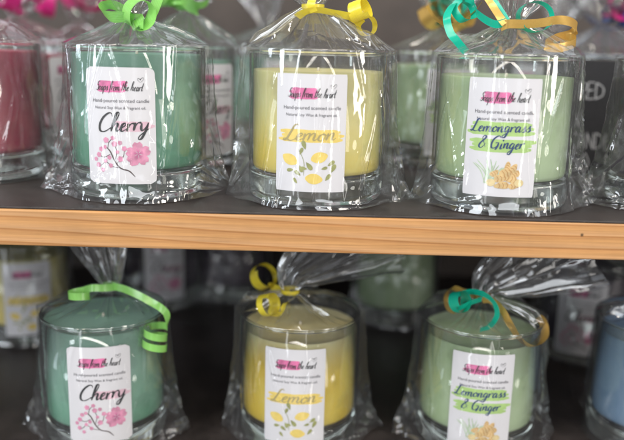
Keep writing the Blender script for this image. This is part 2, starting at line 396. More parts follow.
def make_label(kind, parent, detail=True):
    rnd = random.Random(hash_of(kind))
    # paper: a curved plate 0.1 mm proud of the glass
    rc = 3.0 if kind == 'cherry' else .35
    nx, ny = 40, 40
    vs, fs = [], []
    for j in range(ny + 1):
        y = LH * j / ny
        if j == 0: y = 0
        d = min(y, LH - y); ins = 0
        if d < rc: ins = rc - math.sqrt(max(0, rc * rc - (rc - d) ** 2))
        for i in range(nx + 1):
            x = ins + (LW - 2 * ins) * i / nx; a = (x - LW / 2) / 1000 / RO
            r = RO + .00008
            vs.append((r * math.sin(a), -r * math.cos(a), (LZ + y) / 1000))
    for j in range(ny):
        for i in range(nx):
            a = j * (nx + 1) + i; fs.append((a, a + 1, a + nx + 2, a + nx + 1))
    lab = mesh_obj('label', vs, fs, M_PAPER, parent)
    fl = Flat(); swipe(fl, .19, .60, .115, .205, rnd, 4); wrap(fl, 'brush_stroke', 0, INK['pink'], lab)
    fl = Flat(); fl.script('Soaps from the heart', X(.17), Yf(.195), 5.0, .42, fit=X(.66), rnd=rnd)
    hx, hy = X(.80), Yf(.125)      # the little heart over the last word
    fl.stroke([(hx, hy), (hx - 1.4, hy + 1.5), (hx - 1.1, hy + 2.4), (hx - .1, hy + 1.7), (hx + .1, hy + 1.3)], .3, .09)
    fl.stroke([(hx, hy), (hx + 1.7, hy + 1.6), (hx + 1.6, hy + 2.7), (hx + .5, hy + 2.2), (hx + .1, hy + 1.3)], .3, .094)
    wrap(fl, 'brand_lettering', 2, INK['black'], lab)
    fl = Flat()
    text_flat('Hand-poured scented candle', X(.115), Yf(.295), X(.80), fl)
    text_flat('Natural Soy Wax & fragrant oil.', X(.15), Yf(.352), X(.72), fl)
    wrap(fl, 'small_print', 2, INK['grey'], lab)
    if kind == 'cherry':
        fl = Flat(); swipe(fl, .42, .95, .455, .535, rnd, 3); wrap(fl, 'brush_stroke', 0, INK['pale_pink'], lab)
        fl = Flat(); fl.script('Cherry', X(.17), Yf(.555), 10.5, 1.25, fit=X(.72), rise=.06, rnd=rnd); wrap(fl, 'scent_lettering', 2, INK['black'], lab)
        br = Flat(); bl = Flat(); k = 0
        main = [(.70, .935), (.62, .885), (.50, .86), (.42, .80), (.36, .72), (.30, .68)]
        br.stroke([(X(a), Yf(b)) for a, b in main], .75, 0, brush=False)
        twigs = [[(.50, .86), (.38, .845), (.28, .80)], [(.42, .80), (.45, .72), (.42, .66)], [(.36, .74), (.26, .77), (.18, .75)], [(.45, .82), (.54, .76), (.56, .70)], [(.32, .70), (.34, .64), (.40, .60)], [(.28, .80), (.22, .84), (.17, .84)]]
        for t in twigs: br.stroke([(X(a), Yf(b)) for a, b in t], .38, .02 + k * .005, brush=False); k += 1
        for (a, b) in [(.28, .68), (.42, .65), (.18, .75), (.56, .69), (.40, .60), (.17, .84), (.28, .80), (.46, .72), (.34, .77), (.22, .70), (.36, .84), (.50, .64), (.30, .62), (.62, .78), (.66, .82), (.24, .88), (.13, .79), (.5, .78)]:
            s_ = rnd.uniform(1.1, 1.75); a0 = rnd.uniform(0, 6)
            for q in range(5): k += 1; bl.poly(petal(X(a), Yf(b), a0 + q * 1.257, s_, s_ * .85), k * .001)
        wrap(br, 'branch_illustration', 1, INK['branch'], lab); wrap(bl, 'blossom_illustration', 2, INK['blossom'], lab)
        fl = Flat(); cx, cy = X(.75), Yf(.735)
        for q in range(5): fl.poly(petal(cx + .5 * math.cos(1.65 + q * 1.257), cy + .5 * math.sin(1.65 + q * 1.257), 1.65 + q * 1.257, 6.3, 5.6), q * .01)
        fw = wrap(fl, 'flower_illustration', 2, INK['blossom'], lab)
        fl = Flat()
        for q in range(5):
            a = 1.65 + q * 1.257
            for da in (-.25, 0, .25): fl.stroke([(cx, cy), (cx + 1.6 * math.cos(a + da), cy + 1.6 * math.sin(a + da)), (cx + 2.9 * math.cos(a + da), cy + 2.9 * math.sin(a + da))], .3, q * .01 + da * .004, brush=False)
        wrap(fl, 'flower_centre', 3, INK['rose'], lab)
    elif kind == 'lemon':
        fl = Flat(); swipe(fl, .05, .96, .465, .565, rnd, 3); wrap(fl, 'brush_stroke', 0, INK['yellow'], lab)
        fl = Flat(); fl.script('Lemon', X(.10), Yf(.565), 9.2, 1.0, fit=X(.74), slant=.4, rise=.03, rnd=rnd); wrap(fl, 'scent_lettering', 2, INK['gold'], lab)
        fl = Flat()
        for k, (a, b, an) in enumerate([(.22, .725, 2.6), (.63, .70, .35), (.56, .885, -.1)]):
            pts = []
            for q in range(28):
                t = q / 28 * 2 * math.pi
                r = 3.55 * (1 + .10 * math.cos(2 * t)) + .9 * max(0, math.cos(t)) ** 14 + .6 * max(0, -math.cos(t)) ** 14
                pts.append((X(a) + r * 1.05 * math.cos(t + an), Yf(b) + r * .92 * math.sin(t + an)))
            fl.poly(pts, k * .01)
        wrap(fl, 'lemon_illustration', 1, INK['yellow'], lab)
        fl = Flat()
        for k, (a, b, an, s_) in enumerate([(.44, .635, 1.9, 5), (.36, .68, 1.2, 4), (.45, .74, -.9, 5.2), (.36, .77, -1.2, 4), (.75, .77, .6, 4.5), (.80, .83, 1.1, 5), (.72, .90, .9, 4.5), (.38, .86, 2.5, 4.2), (.33, .93, 2.2, 3.6), (.47, .80, 3.0, 3.6), (.28, .81, 3.3, 4.0), (.66, .80, .3, 3.5)]):
            fl.poly(petal(X(a), Yf(b), an, s_ * 1.05, s_ * .5, notch=False), k * .004)
        fl.stroke([(X(.34), Yf(.63)), (X(.42), Yf(.74)), (X(.42), Yf(.86))], .3, .08, brush=False)
        wrap(fl, 'leaf_illustration', 2, INK['leaf'], lab)
    else:
        fl = Flat(); swipe(fl, .05, .94, .365, .470, rnd, 3); swipe(fl, .08, .95, .510, .610, rnd, 3, .1); wrap(fl, 'brush_stroke', 0, INK['lime'], lab)
        fl = Flat(); fl.script('Lemongrass', X(.06), Yf(.450), 6.9, .85, fit=X(.82), rise=.02, rnd=rnd)
        fl.script('& Ginger', X(.18), Yf(.590), 6.9, .85, fit=X(.62), rise=.02, rnd=rnd, z=.2); wrap(fl, 'scent_lettering', 2, INK['navy'], lab)
        fl = Flat()
        for k in range(16):
            a0 = rnd.uniform(.30, .40); a1 = rnd.uniform(.12, .62); b1 = rnd.uniform(.66, .80)
            fl.stroke([(X(a0), Yf(.89)), (X((a0 + a1) / 2 + .02), Yf((.89 + b1) / 2 - .02)), (X(a1), Yf(b1))], .55, k * .006, brush=False)
        wrap(fl, 'grass_illustration', 1, INK['grass'], lab)
        fl = Flat(); ed = Flat(); k = 0
        for (a, b, rx, ry, an) in [(.60, .79, 3.6, 2.8, .4), (.68, .76, 3.4, 2.0, .9), (.53, .84, 3.9, 2.1, .2), (.67, .84, 3.9, 2.4, -.3), (.56, .90, 4.2, 2.0, .1), (.73, .80, 2.7, 1.7, .7), (.61, .73, 2.4, 1.4, 1.2), (.44, .80, 2.6, 1.6, .6), (.72, .90, 3.2, 1.7, .2)]:
            pts = []
            for q in range(18):
                t = q / 18 * 2 * math.pi; w = 1 + .12 * math.sin(3 * t + k)
                x, y = rx * w * math.cos(t), ry * w * math.sin(t)
                pts.append((X(a) + x * math.cos(an) - y * math.sin(an), Yf(b) + x * math.sin(an) + y * math.cos(an)))
            k += 1; fl.poly(pts, k * .01)
            for s_ in (-.5, 0, .5):
                ed.stroke([(X(a) + rx * s_ * math.cos(an) + ry * .8 * math.sin(an), Yf(b) + rx * s_ * math.sin(an) - ry * .8 * math.cos(an)), (X(a) + rx * (s_ + .18) * math.cos(an), Yf(b) + rx * (s_ + .18) * math.sin(an)), (X(a) + rx * s_ * math.cos(an) - ry * .7 * math.sin(an), Yf(b) + rx * s_ * math.sin(an) + ry * .7 * math.cos(an))], .45, k * .006 + s_ * .002, brush=False)
        g_ = wrap(fl, 'ginger_illustration', 2, INK['ginger'], lab); wrap(ed, 'ginger_lines', 3, INK['ginger_edge'], lab)
        fl = Flat()
        for k, (a, b) in enumerate([(.78, .875), (.40, .88)]): fl.poly([(X(a) + 2.5 * math.cos(q / 12 * 6.283), Yf(b) + 2.1 * math.sin(q / 12 * 6.283)) for q in range(12)], k * .01)
        wrap(fl, 'ginger_slice', 4, INK['ginger_pale'], lab)
    return lab

def hash_of(s): return sum((i + 1) * ord(c) for i, c in enumerate(s))

# ------------------------------------------------------------------ cellophane: a creased sheet, flat facets between straight folds
def fold_bag(seed, w_bot=(.058, .058), w_top=.0440, neck=(0, 0, .02), bend=(0, 0, 1), flare=.05, spread=.03, flat=.5, ceil=1.0, nu=400, tight=1.0, pleat=1.0):
    rng = np.random.default_rng(seed); U = rng.uniform
    R = RO + .0009; H = GH + .0006
    nk = np.array(neck, float) + np.array((0, 0, H))
    th = np.arange(nu) / nu * 2 * np.pi
    psi = (th - np.pi / 2) % (2 * np.pi) - np.pi                # 0 = front, cut at the back
    S = psi * R * 1.12; cut = np.clip((np.pi - np.abs(psi)) / .5, 0, 1)
    def plf(smin, smax, span=.5):
        k = [-span]
        while k[-1] < span: k.append(k[-1] + U(smin, smax))
        v = U(-1, 1, len(k)); k = np.array(k); return lambda x: np.interp(x, k, v)
    def plper(n):
        k = np.sort(U(0, 2 * np.pi, n)); v = U(-1, 1, n)
        v = np.where(np.arange(n) % 2 == 0, np.abs(v), -np.abs(v))
        return np.interp(th, np.concatenate((k - 2 * np.pi, k, k + 2 * np.pi)), np.tile(v, 3))
    def facets(angs, smin, smax):
        fs_ = [(math.cos(a), math.sin(a), plf(smin, smax)) for a in angs]
        return lambda x, y: sum(f(x * c + y * s_) for c, s_, f in fs_) / len(fs_) * 1.5
    V1 = facets([U(-.10, .10), U(.10, .34), U(-.34, -.10)], .005, .020)
    V2 = facets([U(-.2, .2), U(.3, .5), U(-.5, -.3)], .012, .034)
    D1 = facets([.75 + U(-.2, .2), -.75 + U(-.2, .2), 1.3, .2], .005, .014)
    D2 = facets([.5 + U(-.2, .2), -.9 + U(-.2, .2), 1.2, -.1], .003, .009)
    D3 = facets([.6, -.6, 1.4, .1], .006, .018)
    ang = np.abs((th + np.pi) % (2 * np.pi) - np.pi); right = ang < np.pi / 2; ang = np.where(right, ang, np.pi - ang)
    ear = np.exp(-(ang / .42) ** 2)
    def lens(wr, wl, R):
        w = np.where(right, wr, wl); al = np.arccos(np.clip(R / w, -1, 1))
        return np.where(ang < al, R / np.cos(ang - al), R)
    d_th = np.stack((np.cos(th), np.sin(th), 0 * th), 1)
    dv = .0008; n1 = int(H / dv); rows = []
    def fan():
        k = np.sort(U(0, 1.6, 12)); v = U(.4, 1, 12) * np.where(np.arange(12) % 2, 1, -1); return lambda a: np.interp(a, k, v)
    fanr, fanl = fan(), fan()
    folds = []
    for _ in range(30):
        folds.append((U(-2.9, 2.9) * R, U(-.28, .28), U(-.05, H * .7), U(.03, .085), U(.0006, .0013), U(.0006, .0035), U(.0007, .0020), U(-.25, .25)))
    def fold_h(s, z):
        o = 0 * s
        for s0, sl, z0, ln, wa, wb, hh, sl2 in folds:
            zz = (z - z0) / ln
            if not 0 < zz < 1: continue
            d = s - s0 - sl * (z - z0) - sl2 * max(0, zz - .45) * ln
            o = np.maximum(o, hh * min(1, 4 * zz, 4 * (1 - zz)) * np.clip(np.where(d > 0, 1 - d / wa, 1 + d / wb), 0, 1))
        return o
    for j in range(n1 + 1):
        t = j / n1; z = t * H
        q = .48 * (1 - (1 - t) ** 5.0) + .52 * (1 - (1 - t) ** 1.35)
        jag = .0014 * D2(0.1 + z * .7, z) * (1 - t)
        Rt = R + .0016 * max(0, 1 - t / .15) ** 1.6
        r0 = lens(w_bot[0] + (w_top - w_bot[0]) * q + jag, w_bot[1] + (w_top - w_bot[1]) * q - jag, Rt)
        b = max(0, 1 - t / .30)
        dsp = fold_h(S, z) * tight + np.maximum(0, V1(S, z) * .0013 + V2(S, z) * .0016 - .0004) * tight * cut + D1(S, z) * (.0001 + .0010 * ear * (1 - ear) * 4 + .0005 * b) * cut
        r = np.maximum(r0 + dsp * (1 - .5 * t ** 4), R if t > .1 else R - .001)
        p = d_th * r[:, None]; p[:, 2] = z + .0006 + .003 * b * D2(S, z) * ear
        out_ = np.clip((r - R) / .016, 0, 1)
        p[:, 1] += out_ * (D2(p[:, 0] * 1.2, z * 1.2 + .03) * .0075 + D3(p[:, 0], z) * .004) * (1 - .6 * t)
        dist = np.where(right, w_bot[0], w_bot[1]) - np.abs(p[:, 0]); fa = np.arctan2(z + .001, np.maximum(dist, 0) + .0004); ln = np.hypot(dist, z)
        p[:, 1] += out_ ** .7 * np.where(right, fanr(fa), fanl(fa)) * np.minimum(ln * .22, .0045) * np.clip(1.5 - ln / .05, 0, 1)
        rows.append(p)
    top_d = r - lens(w_top, w_top, R); pa, pb = plper(34), plper(15); pc = plper(9)
    n2 = int(math.hypot(R, neck[2]) / dv)
    ctr = np.array((0, 0, H))
    for j in range(1, n2 + 1):
        t = j / n2
        c = ctr * (1 - t) + nk * t; c[2] = H + .0006 + (nk[2] - H - .0006) * t ** 1.22 + .0012 * math.sin(math.pi * min(1, t * 1.5)) * (1 - t)
        rr = lens(w_top, w_top, R) * (1 - t) + .0046 * t
        k = (pa * (.09 + .26 * t) + pb * (.12 + .14 * t) + pc * .04) * min(1, t * 3)
        r = rr * (1 + .8 * k * min(pleat, 1.25)) + top_d * (1 - t) ** 2
        p = d_th * r[:, None] + c
        p[:, 2] += (pb * .0022 + pc * .0014 + D3(S * (1 - .7 * t), t * .04) * .0022 + (pa * .0030 + pb * .0022) * (pleat - 1)) * math.sin(math.pi * t) ** .8
        p[:, 2] = np.where(np.hypot(p[:, 0], p[:, 1]) < R + .001, np.maximum(p[:, 2], H), p[:, 2])
        rows.append(p)
    bend = np.array(bend, float); bend /= np.linalg.norm(bend); pos = nk.copy(); n3 = int(flare / dv)
    pe, pf = plper(19), plper(11); w0 = p - nk
    edge = plper(13) * .004
    for j in range(1, n3 + 1):
        t = j / n3; q = min(1, t * 5)
        d = (1 - q) * np.array((0, 0, 1.0)) + q * bend; d /= np.linalg.norm(d); pos = pos + d * dv
        a = np.cross(np.array((0, 1.0, 0)), d); a /= np.linalg.norm(a); b = np.cross(d, a)
        A = .0046 + spread * t ** .85; B = .0046 + spread * flat * t ** .7
        k = 1 + (pa * .28 + pb * .13) * (1 - .75 * t)
        p = pos + (np.cos(th) * A * k)[:, None] * a + (np.sin(th) * B * k)[:, None] * b
        p = p + b * ((pe * (.012 * t) + pf * .010 * t + D3(S, t * flare + .05) * .005 * t) * (.35 + flat))[:, None]
        p = p + d * ((-.30 * A * np.cos(th) ** 2 + D1(S, .02 + t * .01) * .003 * t + edge * t ** 3) * t)[:, None] + a * (D3(S + .04, t * flare) * .003 * t)[:, None]
        p[:, 2] = np.minimum(p[:, 2], ceil)
        rows.append(p)
    g = np.array(rows); nv = len(rows)
    g += rng.normal(size=g.shape) * .000006
    g[:, :, 2] = np.clip(g[:, :, 2], .0005, ceil)
    idx = np.arange(nv * nu).reshape(nv, nu); fs = []
    for j in range(nv - 1):
        a, b = idx[j], idx[j + 1]
        fs += list(zip(a.tolist(), np.roll(a, -1).tolist(), np.roll(b, -1).tolist(), b.tolist()))
    return g.reshape(-1, 3), fs

BAGS = {}
def bag_mesh(key, **kw):
    if key not in BAGS:
        x, fs = fold_bag(**kw)
        me = bpy.data.meshes.new('cellophane_bag'); me.from_pydata(x.tolist(), [], fs); me.materials.append(M_FILM)
        me.polygons.foreach_set('use_smooth', [True] * len(me.polygons)); me.update(); BAGS[key] = me
    return BAGS[key]

# ------------------------------------------------------------------ candles
SHARED = {}
def share(key, maker, parent):
    """first call builds the part, later ones copy it (same mesh data)"""
    if key not in SHARED:
        SHARED[key] = maker(parent); return SHARED[key]
    src = SHARED[key]; o = src.copy(); C.objects.link(o); o.parent = parent
    for ch in src.children:
        c = ch.copy(); C.objects.link(c); c.parent = o
    return o

def mk_tumbler(p):
    Ri = RO - .0019
    prof = [(.0375, .0012), (.0390, .0024), (RO - .0003, .005), (RO, .0075), (RO, .03), (RO, GH - .0020), (Ri, GH - .0020), (Ri, .03), (Ri, .0195)]
    g = lathe('glass_tumbler', prof, M_WALL, p, 128)
    b = [(0, .0010), (.034, .0010), (.0368, .0014), (.0384, .0026), (.0394, .0048), (.03965, .0078), (.03965, .0150), (.0388, .0166), (.0372, .0172), (.033, .0162), (.02, .0155), (0, .0153)]
    lathe('glass_base', b, M_GLASS, g, 128)
    rm = [(RO - .00095 + .00105 * math.cos(a), GH - .00105 + .00105 * math.sin(a)) for a in np.linspace(0, 2 * math.pi, 15)]
    lathe('rim', rm, M_GLASS, g, 128)
    return g

def mk_wax(color, level):
    def f(p):
        Rw = RO - .0024; z0 = .0178
        prof = [(0, z0), (Rw - .003, z0), (Rw - .0008, z0 + .001), (Rw, z0 + .003)] + [(Rw, z0 + .003 + (level - z0 - .004) * k / 10) for k in range(1, 11)] + [(Rw - .0004, level), (Rw - .0015, level - .0006), (Rw - .006, level - .0012), (.004, level - .0010), (0, level - .0006)]
        w = lathe('wax', prof, WAX[color], p, 96)
        lathe('wick', [(0, level - .001), (.0009, level - .001), (.0008, level + .0008), (.0006, level + .0014), (0, level + .0016)], M_WICK, w, 12)
        return w
    return f

CAND = {}
def candle(label, X0, Y0, z0, wax, level, kind, lab_off, bag_key, bag_kw, cat='candle', with_label=True, bag_rot=0.0):
    t = thing('scented_candle', label, cat, (X0, Y0, z0), 'scented candles wrapped in clear film')
    share('tumbler', mk_tumbler, t)
    share(('wax', wax, level), mk_wax(wax, level), t)
    if with_label:
        lb = share(('label', kind), lambda p: make_label(kind, p), t)
        toward = math.atan2(X0 - CAM.x, Y0 - CAM.y)          # facing the camera
        lb.rotation_euler = (0, 0, -toward + rad(lab_off)); lb.location = (0, 0, ((hash_of(label) % 7) - 3) * .0002)
    me = bag_mesh(bag_key, **bag_kw)
    b = bpy.data.objects.new('cellophane_bag', me); C.objects.link(b); b.parent = t; b.rotation_euler = (0, 0, bag_rot)
    return t

# ------------------------------------------------------------------ ribbons
def ribbon(name, pts, wd, width, material, parent, n=10, fold=0.0):
    """pts: world points; wd: one width direction or one per point"""
    P = catmull([tuple(p) for p in pts], n)
    if isinstance(wd, (tuple, Vector)): W = np.repeat(np.array([tuple(wd)]), len(P), 0)
    else: W = catmull([tuple(w) for w in wd], n)
    o3 = np.array(parent.location)
    vs, fs, uv = [], [], []
    K = 5; d = 0
    for i in range(len(P)):
        t = P[min(i + 1, len(P) - 1)] - P[max(i - 1, 0)]; t /= np.linalg.norm(t) + 1e-12
        w = W[i] - t * np.dot(W[i], t); w /= np.linalg.norm(w) + 1e-12; nn = np.cross(t, w)
        if i: d += np.linalg.norm(P[i] - P[i - 1])
        for k in range(K):
            s = k / (K - 1) - .5
            vs.append(P[i] + w * s * width + nn * (.25 - s * s) * width * .03 - o3); uv.append((d / width, s + .5))
    for i in range(len(P) - 1):
        for k in range(K - 1):
            a = i * K + k; fs.append((a, a + 1, a + K + 1, a + K))
    o = mesh_obj(name, vs, fs, material, parent, uvs=uv)
    return o

def curl(c, axis, r, turns, pitch, a0, sgn=1, n=12, up=Vector((0, 0, 1)), grow=0.0):
    """points of a coil round an axis through c"""
    ax = Vector(axis).normalized(); u = (up - ax * up.dot(ax)).normalized(); v = ax.cross(u)
    k = int(turns * n); o = []
    for i in range(k + 1):
        f = i / max(1, k); a = a0 + sgn * f * turns * 2 * math.pi; rr = r * (1 + grow * f)
        o.append(Vector(c) + ax * (pitch * turns * (f - .5)) + u * math.cos(a) * rr + v * math.sin(a) * rr)
    return o

def neck_band(t, z, r, material, off=(0, 0)):
    pts = [Vector((off[0] + r * math.cos(a), off[1] + r * math.sin(a), z)) + t.location for a in np.linspace(0, 2 * math.pi, 13)]
    return ribbon('ribbon_tie', pts, (0, 0, 1), .0026, material, t, 6)

# ================================================================== the place
EDGE = .4076                                   # front face of the upper shelf
LOW = -.1690                                  # top of the lower shelf
un = thing('shelving_unit', 'dark shelving unit whose shelf has a golden pine front edge', 'shelf', (0, .62, LOW - .03))
o3 = un.location
def ubox(name, lo, hi, m_, bevel=0): return box(name, tuple(Vector(lo) - o3), tuple(Vector(hi) - o3), m_, un, bevel)
for zt in (0.0, LOW):
    ubox('shelf_board', (-.75, EDGE + .0185, zt - .0215), (.75, .86, zt - .0016), M_BOARD)
    ubox('edge_strip', (-.75, EDGE, zt - .0217), (.75, EDGE + .018, zt - .0014), M_PINE, .0009)
    ubox('shelf_top', (-.75, EDGE + .0007, zt - .0013), (.75, .86, zt), M_BOARD, .0004)
ubox('back_panel', (-.75, .862, LOW - .03), (.75, .875, .34), M_BACK)

# ------------------------------------------------------------------ upper row
def place(px, Y, z): return x_at(px, Y, z + .045)

Yc, Yl, Yg = .463, .457, .454
b1 = dict(seed=3, neck=(-.0015, -.004, .0165), w_bot=(.0580, .0600), bend=(.12, .05, 1), flare=.05)
cherry = candle('Cherry candle of green wax under a wide lime green ribbon, upper shelf', place(138.5, Yc, 0), Yc, 0, 'green', .0822, 'cherry', -15, 'b1', b1)
b2 = dict(seed=12, neck=(-.004, -.004, .024), w_bot=(.0590, .0540), bend=(-.25, .05, 1), flare=.05, w_top=.0455)
lemon = candle('Lemon candle of pale yellow wax with a tight yellow ribbon curl, upper shelf', place(317, Yl, 0), Yl, 0, 'yellow', .0752, 'lemon', -5, 'b2', b2)
b3 = dict(seed=23, neck=(.001, -.004, .0185), w_bot=(.0610, .0530), bend=(.1, .1, 1), flare=.05)
lgrass = candle('Lemongrass and Ginger candle with teal and gold ribbons beside the chalkboard', place(502.3, Yg, 0), Yg, 0, 'lemongrass', .0748, 'lemongrass', 0, 'b3', b3)

# ------------------------------------------------------------------ lower row
ceil_low = -.0235 - LOW
Y1, Y2, Y3 = .480, .487, .486
def lplace(px, Y): return x_at(px, Y, LOW + GH)
b4 = dict(seed=31, pleat=1.7, neck=(.004, .004, .0140), w_bot=(.057, .058), bend=(-.25, .1, 1), flare=.045, spread=.016, ceil=ceil_low)
cherry2 = candle('Cherry candle of green wax under the pine edge, thin green ribbon curls', lplace(103, Y1), Y1, LOW, 'mint', .0815, 'cherry', -6, 'b4', b4)
b5 = dict(seed=47, pleat=1.7, neck=(-.007, -.004, .0140), w_bot=(.058, .054), bend=(.80, .16, .55), flare=.085, spread=.040, flat=.22, ceil=ceil_low)
lemon2 = candle('Lemon candle on the lower shelf, its film top bent over to the right', lplace(300.5, Y2), Y2, LOW, 'golden', .0765, 'lemon', -4, 'b5', b5)
b6 = dict(seed=59, pleat=1.7, neck=(-.002, -.006, .0145), w_bot=(.056, .057), bend=(.78, .05, .50), flare=.078, spread=.038, flat=.24, ceil=ceil_low)
lgrass2 = candle('Lemongrass and Ginger candle on the lower shelf with gold and teal ribbon', lplace(482, Y3), Y3, LOW, 'lemongrass', .0765, 'lemongrass', 5, 'b6', b6)

# ------------------------------------------------------------------ the rest of the stock
def back(label, px, Y, z, wax, kind, off, key, rot=0.0, lvl=.0762):
    kw = {'b1': b1, 'b2': b2, 'b3': b3, 'b4': b4, 'b5': b5, 'b6': b6}[key]
    xx = place(px, Y, z) if z == 0 else lplace(px, Y)
    return candle(label, xx, Y, z, wax, lvl, kind, off, key, kw, bag_rot=rot)

red1 = back('red wax candle cut off by the left side of the photo, upper shelf', -21, .505, 0, 'red', 'cherry', -70, 'b2', lvl=.0812)
red2 = back('red wax candle half hidden between the front red and Cherry candles', 22, .640, 0, 'red', 'cherry', 60, 'b3')
cherryb = back('Cherry candle seen behind the gap between front Cherry and Lemon candles', 181, .575, 0, 'green', 'cherry', 38, 'b2', 3.14)
lgrassb = back('pale green candle blurred behind the gap between Lemon and Lemongrass candles', 438, .610, 0, 'lemongrass', 'lemongrass', 16, 'b1')
right1 = back('plum candle cut off by the right side of the photo, beside the chalkboard', 682, .460, 0, 'plum', 'cherry', 70, 'b1')
rightb = back('blurred candle behind the chalkboard with a pink ribbon', 600, .690, 0, 'blue', 'lemon', 10, 'b2')
lemonlb = back('blurred Lemon candle at lower left behind the green Cherry candle', 22, .655, LOW, 'yellow', 'lemon', 3, 'b6', 2.6)
cherrylb = back('blurred dim candle behind the lower Cherry candle, right of its ribbon', 160, .755, LOW, 'plum', 'cherry', 5, 'b4')
lgrasslb = back('blurred dim candle behind the gap right of the lower Lemon candle', 398, .720, LOW, 'lemongrass', 'lemongrass', 105, 'b5', .4)
plumlb = back('dim plum candle with a pale label between the lower Lemongrass and blue candles', 590, .640, LOW, 'plum', 'cherry', -3, 'b6', 2.9)
blue1 = back('blue wax candle cut off by the right side, lower shelf', 660, .490, LOW, 'blue', 'cherry', 70, 'b5', 2.0)

m1 = back('blurred red candle far behind, between the front red candle and the Cherry candle', 80, .775, 0, 'red', 'cherry', -40, 'b1', 1.0)
m2 = back('blurred green candle far behind the bare gap left of the Lemon candle', 262, .760, 0, 'green', 'cherry', 30, 'b3', 2.0)
m4 = back('blurred plum candle far behind, right of the Lemongrass and Ginger ribbons', 545, .790, 0, 'plum', 'cherry', -25, 'b2', 2.5)
m5 = back('blurred dark candle in the gap between the lower Cherry and Lemon candles', 232, .780, LOW, 'plum', 'cherry', 100, 'b6', 1.2)
# ------------------------------------------------------------------ chalkboard
bx, by = x_at(598, .560, .03), .560
cb = thing('chalkboard_sign', 'small black chalkboard with grey hand lettering, leaning behind the Lemongrass candle', 'sign', (bx, by, 0))
import bmesh
def cbox(name, lo, hi, m_): return box(name, lo, hi, m_, cb, .0006)
bd = cbox('board', (-.040, 0, .0005), (.075, .006, .084), M_CHALK)
CH = {'P': (.5, [[(0, 0), (0, 1)], [(0, 1), (.4, .95), (.42, .6), (0, .5)]]), 'O': (.6, [[(.25, 1), (0, .55), (.2, 0), (.48, .45), (.25, 1)]]), 'U': (.55, [[(0, 1), (.05, .1), (.35, .05), (.42, 1)]]),
      'R': (.52, [[(0, 0), (0, 1)], [(0, 1), (.4, .9), (.35, .55), (0, .5)], [(.1, .5), (.42, 0)]]), 'E': (.5, [[(0, 0), (0, 1)], [(0, 1), (.4, 1.02)], [(0, .52), (.34, .54)], [(0, 0), (.4, .02)]]),
      'D': (.6, [[(0, 0), (.02, 1)], [(.02, 1), (.45, .7), (.42, .25), (0, 0)]]), 'S': (.5, [[(.4, .9), (.15, 1), (.05, .7), (.38, .35), (.25, 0), (0, .1)]]), 'Y': (.5, [[(0, 1), (.2, .5)], [(.42, 1), (.2, .5), (.15, 0)]]),
      'W': (.75, [[(0, 1), (.15, 0), (.3, .6), (.45, 0), (.62, 1)]]), 'A': (.55, [[(0, 0), (.22, 1), (.44, 0)], [(.08, .35), (.38, .38)]]), 'X': (.52, [[(0, 0), (.42, 1)], [(.02, 1), (.42, 0)]]), 'C': (.52, [[(.42, .85), (.2, 1), (0, .5), (.18, 0), (.42, .12)]]),
      'N': (.58, [[(0, 0), (0, 1)], [(0, 1), (.42, 0)], [(.42, 0), (.42, 1)]]), 'L': (.46, [[(0, 1), (0, 0)], [(0, 0), (.36, .02)]]), '5': (.55, [[(.42, 1), (.08, 1)], [(.08, 1), (.06, .58), (.36, .6), (.38, .15), (.02, .03)]]), '0': (.6, [[(.25, 1), (0, .5), (.22, 0), (.48, .5), (.25, 1)]]),
      '$': (.6, [[(.42, .88), (.15, .95), (.06, .7), (.4, .35), (.25, .05), (0, .12)], [(.23, 1.1), (.22, -.1)]]), ' ': (.35, [])}
lv, lf = [], []
rndc = random.Random(5)
def chalk(txt, x_end, z, h):
    tot = sum(CH[c][0] for c in txt); x = x_end - tot * h * .95; kk = 0
    for c in txt:
        for st in CH[c][1]:
            pts = [(x + px * h * .95 + rndc.uniform(-.0003, .0003), z + pz * h + rndc.uniform(-.0003, .0003)) for px, pz in st]
            P = catmull(pts, 5 if len(pts) > 2 else 3); b = len(lv); kk += 1
            for i in range(len(P)):
                t_ = P[min(i + 1, len(P) - 1)] - P[max(i - 1, 0)]; t_ /= np.linalg.norm(t_) + 1e-9; w_ = .00046 * rndc.uniform(.75, 1.2)
                for s_ in (1, -1): lv.append((P[i][0] - t_[1] * w_ * s_, -.0003 - kk * 4e-6, P[i][1] + t_[0] * w_ * s_))
            for i in range(len(P) - 1): lf.append((b + 2 * i, b + 2 * i + 1, b + 2 * i + 3, b + 2 * i + 2))
        x += CH[c][0] * h * .95
k_ = .560 / FPX
chalk('POURED', (603 - 598) * k_, .0560, .0118)
chalk('SOY WAX', (582 - 598) * k_, .0350, .0118)
chalk('CANDLES', (628 - 598) * k_, .0200, .0115)
chalk('$ 50', (594 - 598) * k_, .0030, .0140)
mesh_obj('chalk_lettering', lv, lf, M_CHALKLINE, cb, smooth=False)
cb.rotation_euler = (rad(-7), 0, rad(-6))

# ------------------------------------------------------------------ ribbons, upper row
V = Vector
def ring_pts(cx, cy, Y, rx, ry, a0, a1, n=10, dY=0.0):
    """arc laid out round a photo point at depth Y, radius in photo pixels"""
    return [at(cx + rx * math.cos(a0 + (a1 - a0) * i / n), cy - ry * math.sin(a0 + (a1 - a0) * i / n), Y + dY * i / n) for i in range(n + 1)]

